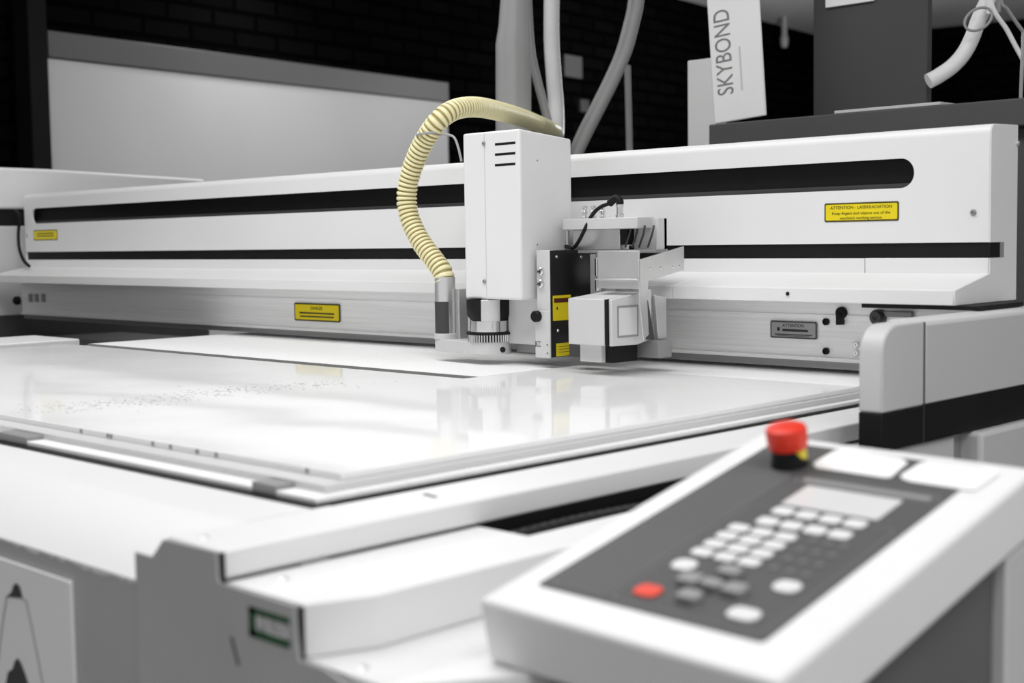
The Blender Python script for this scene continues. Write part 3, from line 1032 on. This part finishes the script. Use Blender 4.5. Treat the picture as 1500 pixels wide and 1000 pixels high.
# connector manifold on top
MB().box(-1.561, -1.3985, 1.715, YG - 0.001, 1.166, 1.1845).build('manifold_top', 'ltgrey', hd, 0.0012)
MB().box(-1.556, -1.452, 1.735, YG - 0.001, 1.132, 1.166).build('manifold_plate', 'sheetmetal', hd, 0.0008)
MB().box(-1.450, -1.436, 1.735, YG - 0.001, 1.140, 1.166).build('manifold_socket', 'black', hd, 0.0008)
MB().box(-1.376, -1.373, 1.735, YG - 0.001, 1.132, 1.182).box(-1.436, -1.373, 1.752, YG - 0.001, 1.132, 1.182).build('manifold_cover', 'ltgrey', hd, 0.0004)
MB().box(-1.566, -1.37, 1.725, YG - 0.001, 1.1265, 1.1318).build('manifold_base', 'midgrey', hd, 0.0008)
for x in (857, 870, 883):
    p = pY(x, 318, 1.745)
    b = MB()
    b.lathe([(0.0048, 1.184), (0.0048, 1.188), (0.0032, 1.189), (0.0032, 1.192), (0.0050, 1.193), (0.0050, 1.197), (0.0034, 1.198), (0.0034, 1.201), (0.0046, 1.202), (0.0046, 1.205), (0, 1.206)], (p.x, 1.745, 0), seg=16)
    b.build('fitting', 'chrome', hd)
for x in (922, 932, 942, 955):
    p0, p1 = pY(x + 3, 330, 1.73), pY(x - 6, 362, 1.735)
    pm = (p0 + p1) / 2 + Vector((0.006, -0.004, 0.004))
    MB().tube(spline([p0, pm, p1], 8), 0.0017, 8).build('signal_wire', 'darkgrey', hd)
px_, py_ = pY(908, 312, 1.73).x, 1.73
MB().lathe([(0.007, 1.1845), (0.007, 1.190), (0.0058, 1.191), (0.0058, 1.202), (0.0066, 1.203), (0.0066, 1.206)], (px_, py_, 0), seg=20).build('plug_socket', 'chrome', hd)
cab = [Vector((px_, py_, 1.204)), Vector((px_, py_, 1.212)), Vector((px_ - 0.008, py_, 1.2165)), pY(893, 298, 1.73)]
cab2 = [pY(893, 298, 1.73), pY(880, 303, 1.73), pY(868, 314, 1.725), pY(858, 333, 1.715), pY(849, 351, 1.71), pY(841, 362, 1.715), pY(833, 362, 1.73), pY(826, 359, 1.75)]
MB().tube(spline(cab, 8), 0.0062, 14).build('cable_plug', 'black', hd)
MB().tube(spline(cab2, 8), 0.0032, 12).build('cable', 'black', hd)
MB().lathe([(0.004, 0), (0.004, 0.03)], (-1.575, 1.742, 1.135), seg=12).build('grommet_post', 'sheetmetal', hd)

# the carriage rides clear of the shelf, on mounts reaching back to the beam
HS_ = 0.938
hd.location = (-1.5008, 1.5758, 0.9624)
hd.scale = (HS_, HS_, HS_)
bpy.context.view_layer.update()
for x0, x1, z0_, z1_ in ((-1.690, -1.610, 1.112, 1.285), (-1.520, -1.420, 1.1405, 1.172)):
    o = MB().box(x0, x1, 1.645, YG - 0.0005, z0_, z1_).build('carriage_mount', 'ltgrey', None, 0.001)
    o.parent = hd
    o.matrix_parent_inverse = hd.matrix_world.inverted()

# ================================================================== SUCTION HOSE
NZ = hd.matrix_world @ (Vector((NX, NY, 1.079)) - Vector((-1.6, 1.68, T)))
path = [(648, 398, 1.557), (634, 378, 1.557), (616, 353, 1.557), (602, 325, 1.557), (596, 297, 1.557), (598, 268, 1.557), (607, 238, 1.557), (622, 206, 1.557), (643, 176, 1.563),
        (668, 160, 1.60), (700, 157, 1.68), (735, 164, 1.84), (765, 172.5, 2.04), (795, 184, 2.29), (812, 191, 2.48)]
pp = [NZ] + [pY(x, y, Y) for x, y, Y in path]
dense = resample(spline(pp, 14), 0.0013)
rad, att = [], []
pitch = 0.0083
total = len(dense) * 0.0013
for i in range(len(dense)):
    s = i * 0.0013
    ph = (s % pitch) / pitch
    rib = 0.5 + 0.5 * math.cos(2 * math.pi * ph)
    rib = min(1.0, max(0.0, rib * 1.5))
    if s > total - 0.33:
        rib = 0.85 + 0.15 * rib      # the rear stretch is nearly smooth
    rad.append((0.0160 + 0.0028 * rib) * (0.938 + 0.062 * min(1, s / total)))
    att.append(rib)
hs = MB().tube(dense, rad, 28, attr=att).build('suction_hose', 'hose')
tag(hs, 'cream ribbed suction hose looping from the nozzle over the head cover', 'hose')
# pale stretch of extraction pipe rising behind the head
e0 = dense[-1]
up = [pD(818, 190, 3.45), pD(815, 160, 3.45), pD(811, 110, 3.45), pD(808, 60, 3.45), pD(808, 0, 3.45), pD(810, -60, 3.45), pD(815, -160, 3.45), pD(818, -280, 3.45)]
up.append(Vector((up[-1].x, up[-1].y, 2.8)))
up = [e0, (e0 + up[0]) / 2 + Vector((0, 0, -0.01))] + up[1:]
tag(MB().tube(spline(up, 8), 0.0195, 20).build('extraction_pipe', 'pvc'), 'white extraction pipe rising straight up right behind the head cover', 'pipe')

# ================================================================== CONSOLE
E0 = Vector((-0.5733, 0.8805, 0.9745))
erot = Euler((math.radians(12.69), math.radians(1.31), math.radians(0.27)), 'XYZ')
co = thing('control_console', 'white sloping control console with grey keypad and red emergency button', 'control panel', E0, erot)
U0, U1, V0, V1 = -0.0628, 0.169, -0.2755, 0.060
HS = 0.046


def lbuild(b, name, mt_, parent=None, bevel=0.0, seg=2):
    o_ = b.build(name, mt_, None, bevel, seg)
    o_.parent = parent or co
    return o_


lbuild(MB().box(U0, U1, V0, V1, -HS, 0), 'housing', 'console', None, 0.004, 3)
lbuild(MB().box(-0.015, U1 - 0.012, V0 + 0.012, V1 - 0.05, -0.12, -HS), 'underside_box', 'pedestal', None, 0.003)
# recessed dark grey pedestal and light support post on the right
inv = (Matrix.Translation(E0) @ erot.to_matrix().to_4x4()).inverted()
ped = thing  # noqa (kept simple: pedestal parts are built upright in world space)
def wbuild(b, name, mt_, bevel=0.0):
    o_ = b.build(name, mt_, None, bevel)
    o_.parent = co
    o_.matrix_parent_inverse = inv
    return o_


ypost = pX(1468, 850, -0.412).y
pedprof = [(0.66, 0.0), (0.66, 0.868), (ypost, 0.868 + (ypost - 0.66) * 0.225), (ypost, 0.0)]
wbuild(MB().profX(pedprof, -0.59, -0.418), 'pedestal', 'pedestal', 0.002)
postprof = [(ypost, 0.0), (ypost, 0.925), (ypost + 0.12, 0.952), (ypost + 0.12, 0.0)]
wbuild(MB().profX(postprof, -0.59, -0.4085), 'support_post', 'housing', 0.002)
# membrane
PU0, PU1, PV0, PV1 = -0.0394, 0.1376, -0.2425, 0.0459
lbuild(MB().prism([(x + (PU0 + PU1) / 2, y + (PV0 + PV1) / 2, 0.0) for x, y in rrect(PU1 - PU0, PV1 - PV0, 0.004)], (0, 0, 0.0006)), 'membrane', 'membrane')


def field(u0, u1, v0, v1, r, name, mt_, z=0.0006, h=0.0003, line=0.0012, fill=None):
    """rounded outline printed on the membrane"""
    w, hh = u1 - u0, v1 - v0
    cx_, cy_ = (u0 + u1) / 2, (v0 + v1) / 2
    out = [(x + cx_, y + cy_, z) for x, y in rrect(w, hh, r)]
    inn = [(x + cx_, y + cy_, z) for x, y in rrect(w - 2 * line, hh - 2 * line, max(r - line, 0.0006))]
    lbuild(MB().plate_hole(out, inn, (0, 0, h)), name, mt_)
    if fill:
        lbuild(MB().prism([(x, y, z) for x, y, _ in inn], (0, 0, h * 0.5)), name + '_fill', fill)


field(-0.034, 0.013, -0.236, -0.012, 0.006, 'field_outline', 'dot', fill='membrane2')
field(0.0175, 0.132, -0.236, -0.074, 0.006, 'field_outline', 'dot')
field(0.020, 0.134, -0.0265, -0.0115, 0.0065, 'label_slot', 'dot', line=0.0016, fill='membrane3')
lbuild(MB().box(0.0265, 0.1275, -0.0225, -0.0155, 0.0006, 0.0011), 'slot_insert', 'arrow')
# display
lbuild(MB().prism([(x + 0.0745, y - 0.0475, 0.0006) for x, y in rrect(0.076, 0.037, 0.002)], (0, 0, 0.0012)), 'display', 'lcd', None, 0.0004)


def key(u, v, w, h, mt_, name='key', r=0.004, z=0.0016):
    lbuild(MB().prism([(x + u, y + v, 0.0006) for x, y in rrect(w, h, r)], (0, 0, z)), name, mt_, None, 0.0005)


ku, kv, du, dv, kb = 0.0459 - 0.0, -0.077, 0.0188, 0.0194, 0.0458
for i in range(4):
    key(0.0459 + du * i, -0.0770, 0.0158, 0.0125, 'key')
    key(0.0458 + du * i, -0.0964, 0.0158, 0.0125, 'key')
for j in range(4):
    for i in range(3):
        key(0.0336 + 0.0187 * i, -0.1138 - 0.0143 * j, 0.0158, 0.0112, 'key')
key(0.0343, -0.1778, 0.0175, 0.0150, 'key', 'round_key', 0.0065)
key(0.0359, -0.2190, 0.0185, 0.0150, 'redkey', 'stop_key', 0.0055)
key(0.1124, -0.1770, 0.0180, 0.0150, 'key', 'round_key', 0.0065)
key(0.1090, -0.2193, 0.0215, 0.0150, 'key', 'round_key', 0.0065)
# raised arrow pads
for (u, v, w, h) in ((0.0700, -0.1765, 0.015, 0.012), (0.0530, -0.1965, 0.015, 0.013), (0.0700, -0.1965, 0.015, 0.010), (0.0872, -0.1965, 0.015, 0.013), (0.0670, -0.2160, 0.015, 0.012)):
    key(u, v, w, h, 'arrow', 'arrow_key', 0.003, 0.0045)
    key(u, v - 0.0075, w * 0.8, 0.004, 'arrowdark', 'arrow_mark', 0.0015, 0.001)
for j in range(4):
    for i in range(3):
        key(0.0905 + 0.0118 * i + 0.0, -0.1110 - 0.0155 * j, 0.0060, 0.0060, 'dot', 'dome_key', 0.0028, 0.001)
# emergency button
eb = MB().lathe([(0.0142, 0.0006), (0.0138, 0.004), (0.0131, 0.008), (0.0127, 0.0135), (0.0118, 0.0165), (0.0118, 0.018)], (0, 0.004, 0), seg=32)
eb = lbuild(eb, 'button_base', 'black')
yr = MB().lathe([(0.0124, 0.0006), (0.0124, 0.0140), (0.0120, 0.0144)], (0.0009, 0.0049, 0), seg=32)
yr = lbuild(yr, 'button_ring', 'yellow')
mush = MB().lathe([(0.0120, 0.0145), (0.0148, 0.0150), (0.0152, 0.0165), (0.0157, 0.0285), (0.0150, 0.0310), (0.0120, 0.0325), (0.0, 0.0335)], (0, 0.004, 0), seg=40)
mush = lbuild(mush, 'emergency_button', 'red')
co_inv = inv


def paper(name, poly, z, label, n=5):
    b_ = MB()
    b_.prism([(u, v, z) for u, v in poly], (0, 0, 0.0011))
    o_ = b_.build(name, 'paper', None, 0.0004)
    o_.matrix_world = Matrix.Translation(E0) @ erot.to_matrix().to_4x4()
    tag(o_, label, 'note', 'white notes on the console')
    return o_


paper('paper_note', [(0.0185, 0.0075), (0.0165, 0.014), (0.0180, 0.040), (0.022, 0.0435), (0.0735, 0.0415), (0.0815, 0.036), (0.0840, 0.0055), (0.080, 0.0035), (0.024, 0.0035)], 0.0008,
      'white note card lying on the console next to the red button')
paper('paper_note', [(0.0885, 0.012), (0.0900, 0.0385), (0.0940, 0.0425), (0.148, 0.0425), (0.150, 0.0385), (0.1480, 0.0045), (0.138, 0.0035), (0.1005, 0.0035), (0.0920, 0.0065)], 0.0008,
      'white note card lying at the right rear corner of the console')

# ================================================================== POSTER ON THE FRONT
px0, px1 = -1.32, pY(105.6, 900, 0.541).x
pz1 = pY(105.6, 852.6, 0.541).z
ps = MB().box(px0, px1, 0.5405, 0.5435, 0.62, pz1).build('cut_sample_sheet', 'poster', None, 0.0006)
tag(ps, 'pale plastic sample sheet with dark cut outlines on the grey machine front', 'sheet')


def on_ps(x, y):
    p_ = pY(x, y, 0.5402)
    return (p_.x, 0.5402, p_.z)


for tip in ([(9, 874), (17, 867), (20, 857), (24, 853.5), (29, 859), (33, 875), (26, 876)],
            [(7, 1012), (12, 984), (19, 979), (22, 968), (26, 963.5), (31, 971), (37, 987), (45, 1012)]):
    MB().prism([on_ps(x, y) for x, y in tip], (0, -0.0004, 0)).build('cut_shape', 'darkgrey', ps)
for pl in ([(10, 874), (5, 905), (0, 945), (-8, 1010)], [(39, 880), (48, 925), (56, 965), (64, 1010)], [(10, 874), (18, 874), (33, 876), (39, 881)]):
    MB().tube([on_ps(x, y) for x, y in pl], 0.0006, 6).build('cut_line', 'greyink', ps)

# ================================================================== BACKGROUND
# tall dark workbench behind the gantry
bz = pY(1200, 168.5, 2.4).z
bxl_ = pY(1038, 195, 2.4).x
wb_ = thing('workbench', 'tall dark grey workbench standing behind the right end of the gantry', 'bench', (bxl_ + 0.9, 2.75, 0))
MB().box(bxl_, bxl_ + 1.9, 2.4, 3.1, bz - 0.05, bz).build('bench_top', 'benchgrey', wb_, 0.003)
MB().box(bxl_ + 0.03, bxl_ + 1.87, 2.43, 3.07, 0.0, bz - 0.05).build('bench_body', 'benchgrey', wb_, 0.003)


def upright(name, mt_, x0, x1, ytop, depthY, thick, zb, label, cat, lean=0.0, bevel=0.003):
    a_, c_ = pY(x0, 100, depthY), pY(x1, 100, depthY)
    zt2 = pY((x0 + x1) / 2, ytop, depthY).z
    b_ = MB()
    w_ = c_.x - a_.x
    b_.box(0, w_, 0, thick, 0, zt2 - zb)
    o_ = b_.build(name, mt_, None, bevel)
    o_.location = (a_.x, depthY, zb)
    o_.rotation_euler = (0, lean, 0)
    return tag(o_, label, cat)


# dark column panel on the bench
upright('dark_panel', 'column', 1191, 1358.5, -200, 2.62, 0.02, bz, 'tall dark grey sheet panel standing on the workbench', 'panel')
# white box hung on the cabinet front, only its lower edge in view
p0, p1 = pY(1211, 12, 2.618), pY(1281, -1, 2.618)
bxx = MB().box(p0.x, p1.x, 2.612, 2.6200, p0.z, p0.z + 0.22).build('paper_sheet', 'paper', None, 0.001)
tag(bxx, 'white paper sheet stuck to the top front of the dark grey panel', 'paper')
# white sheet offcut on the bench top
p0 = pZ(1228, 171, bz)
p1 = pY(1385, 150, 2.43)
oc = MB().box(pY(1229, 168, 2.42).x, pY(1384, 152, 2.42).x, 2.402, 2.60, bz, bz + 0.006).build('acrylic_offcut', 'ltgrey', None, 0.001)
tag(oc, 'thin pale offcut strip lying on the front edge of the dark workbench', 'offcut')
# lettered white board standing on the bench
bdY = 2.45
q0, q1 = pY(1046, 176, bdY), pY(1122, 176, bdY)
lean = -math.radians(4.0)
bd = MB().box(0, q1.x - q0.x, 0, 0.006, 0, 0.62).build('display_board', 'board', None, 0.003)
bd.location = (q0.x, bdY, bz + 0.0045)
bd.rotation_euler = (0, lean, 0)
tag(bd, 'leaning white display board with vertical grey lettering on the workbench', 'board')
wbd = q1.x - q0.x
rot = Matrix(((0, -1, 0, 0), (0, 0, -1, 0), (1, 0, 0, 0), (0, 0, 0, 1)))
mw = Matrix.Translation((wbd * 0.36 - 0.010, -0.0004, 0.150)) @ rot
o = lettering('SKYBOND', 0.060, mw, 'greyink', bd, width=0.182)
lbx = MB().box(wbd * 0.57, wbd * 0.60, -0.0006, 0, 0.062, 0.155).build('small_print', 'ltgrey', None)
lbx.parent = bd
# narrow board behind it, reaching the floor
nb = MB()
p0, p1 = pY(1007, 150, 2.75), pY(1050, 150, 2.75)
ztop = pY(1007, 89, 2.75).z
nb.box(p0.x, p1.x, 2.75, 2.79, 0.0, ztop)
tag(nb.build('narrow_board', 'board', None, 0.003), 'narrow white board standing upright left of the lettered board', 'board')

# hanging grey sleeve duct with soft folds
dD = 3.2
cL = lambda x, y: pD(x, y, dD)
b = MB()
rows = []
for k in range(60):
    t = k / 59
    y = 900 - 1590 * t
    edge = 726 if y > 100 else 726 + (100 - y) * 0.07
    if y > 60:
        edge = 726
    x0_ = edge if y > -40 else 735
    x1_ = 778 if y > 80 else 777 - (80 - y) * 0.02
    c_ = cL((x0_ + x1_) / 2, y)
    w_ = (x1_ - x0_) / 2 / F_PX * dD
    ring = []
    for q in range(36):
        a_ = 2 * math.pi * q / 36
        fold = 1 + 0.10 * math.cos(5 * a_ + 0.6) + 0.05 * math.cos(9 * a_ + t * 3)
        off = CR * (w_ * math.cos(a_)) + Vector((fwd.x, fwd.y, 0)).normalized() * (w_ * 0.55 * math.sin(a_) * fold)
        ring.append(b.bm.verts.new(c_ + off))
    rows.append(ring)
for r0_, r1_ in zip(rows[:-1], rows[1:]):
    for q in range(36):
        b.bm.faces.new((r0_[q], r0_[(q + 1) % 36], r1_[(q + 1) % 36], r1_[q]))
bmesh.ops.recalc_face_normals(b.bm, faces=b.bm.faces)
tag(b.build('sleeve_duct', 'duct'), 'wide grey fabric sleeve duct hanging down behind the suction hose', 'duct')


def hose(name, mt_, pix, depth, r, label, cat, group=None, seg=16, drop=2.8, drop_at=0, low=None):
    ps_ = [pD(x, y, depth) for x, y in pix]
    if drop:                                   # runs on up to the ceiling (or down to the floor)
        e_ = ps_[drop_at]
        ps_.insert(0 if drop_at == 0 else len(ps_), Vector((e_.x, e_.y, drop)))
    if low is not None:                        # falls behind the gantry to the floor
        st_ = (ps_[-1] - ps_[-2]).normalized()
        ps_ += [ps_[-1] + st_ * 0.08, ps_[-1] + st_ * 0.16]
        e_ = ps_[-1] + st_ * 0.12 - Vector((0, 0, 0.15))
        ps_ += [e_, Vector((e_.x, e_.y, e_.z * 0.5)), Vector((e_.x, e_.y, low))]
    o_ = MB().tube(spline(ps_, 8), r, seg).build(name, mt_)
    return tag(o_, label, cat, group)


hose('air_hose', 'hosegrey', [(771, -260), (772, -60), (774, 20), (778, 75), (787, 118), (797, 155), (806, 190), (812, 215)], 3.3, 0.0105,
     'thin grey hose curving down between the sleeve duct and the white pipe', 'hose', low=0.02)
hose('drain_hose', 'duct', [(940, -300), (939, -60), (935, 0), (928, 35), (917, 75), (900, 115), (880, 155), (862, 190), (845, 225)], 3.35, 0.0145,
     'grey hose slanting down to the gantry right of the head cover', 'hose', low=0.02)
hose('air_hose', 'hosegrey', [(929, -300), (928, -40), (924, 8), (917, 40), (906, 78), (890, 115), (870, 155), (851, 192), (836, 226)], 3.37, 0.0085,
     'thinner grey hose running along the left of the slanting hose', 'hose', low=0.02)
hose('wall_pipe', 'duct', [(919, 96), (920.5, 150), (922, 215), (924, 300)], 4.2, 0.0095, 'thin straight grey pipe upright against the black wall', 'pipe', drop=0.02, drop_at=-1)
# ribbed white hose at the upper right, with its loop and cables
hose('extraction_hose', 'pvc', [(1360, 119), (1375, 111), (1395, 97), (1412, 78), (1424, 55), (1434, 28), (1446, 2), (1470, -50), (1510, -150)], 2.75, 0.0155,
     'white hose bending up to the top right beside the dark grey panel', 'hose', drop_at=-1)
lp = []
for k in range(33):
    a = 2 * math.pi * k / 32
    lp.append(pD(1433 + 20 * math.cos(a), 28 + 16 * math.sin(a) - 6 * math.cos(a), 2.70))
tag(MB().tube(lp, 0.0028, 8, cap=False).build('cable_loop', 'hosegrey'), 'thin grey cable loop round the white hose at top right', 'cable')
hose('cable', 'pvc', [(1448, -60), (1452, 0), (1460, 22), (1474, 42), (1488, 68), (1502, 92), (1530, 130)], 2.72, 0.0048, 'thicker pale cable hanging down at the top right edge', 'cable')
hose('cable', 'hosegrey', [(1462, -60), (1466, 0), (1476, 14), (1488, 32), (1502, 50), (1530, 80)], 2.84, 0.0040, 'thinner grey cable above the pale one at the top right edge', 'cable')
pp0 = pY(1495, 145, 2.5)
po = MB().tube([(pp0.x, 2.5, bz), (pp0.x + 0.004, 2.5, bz + 0.13)], 0.0035, 10).build('metal_rod', 'hosegrey')
tag(po, 'short thin grey rod standing on the right end of the workbench', 'rod')
# small hook under the ceiling
q = pD(1149, 64, 10.3)
tag(MB().lathe([(0.020, -0.03), (0.030, 0.0), (0.030, 0.05), (0.022, 0.06), (0.022, 2.8 - q.z)], (q.x, q.y, q.z), seg=16).build('ceiling_sensor', 'arrow'), 'small grey fitting hanging from the far ceiling', 'ceiling fitting')

# ================================================================== LIGHT
def area(name, loc, size, power, rot=(0, 0, 0), size_y=None):
    ld = bpy.data.lights.new(name, 'AREA')
    ld.shape = 'RECTANGLE'
    ld.size = size
    ld.size_y = size_y or size
    ld.energy = power
    o_ = bpy.data.objects.new(name, ld)
    COL.objects.link(o_)
    o_.location = loc
    o_.rotation_euler = rot
    return o_


area('ceiling_or_fill_light', (-1.9, 0.75, 2.74), 2.6, 39, size_y=0.8)
area('ceiling_or_fill_light', (0.6, 0.2, 2.74), 1.0, 22, size_y=1.2)
area('ceiling_or_fill_light', (1.3, 1.7, 2.74), 1.0, 16, size_y=1.2)  # added fill, unseen, brightens the right sides of head and gantry
area('ceiling_or_fill_light', (-3.9, 3.6, 2.74), 0.6, 26, size_y=1.6)
sp_, _ = on_wall(335, 170)
q = K + wd * sp_ + wn * 0.42
la_ = area('ceiling_or_fill_light', (q.x, q.y, 2.74), 0.3, 7, (0, 0, wall_rot), size_y=0.3)  # added unseen lamp, makes the bright patch on the screen
la_.data.spread = math.radians(110)
q = pD(1275, 70, 7.5)
pl_ = bpy.data.lights.new('ceiling_fill_lamp', 'POINT')  # unseen lamp added behind the dark panel to brighten the ceiling
pl_.energy = 85
pl_.shadow_soft_size = 0.12
lo_ = bpy.data.objects.new('ceiling_fill_lamp', pl_)
lo_.location = q
COL.objects.link(lo_)

w = bpy.data.worlds.new('world')
scene.world = w
w.use_nodes = True
w.node_tree.nodes['Background'].inputs['Color'].default_value = (1, 1, 1, 1)
w.node_tree.nodes['Background'].inputs['Strength'].default_value = 0.60
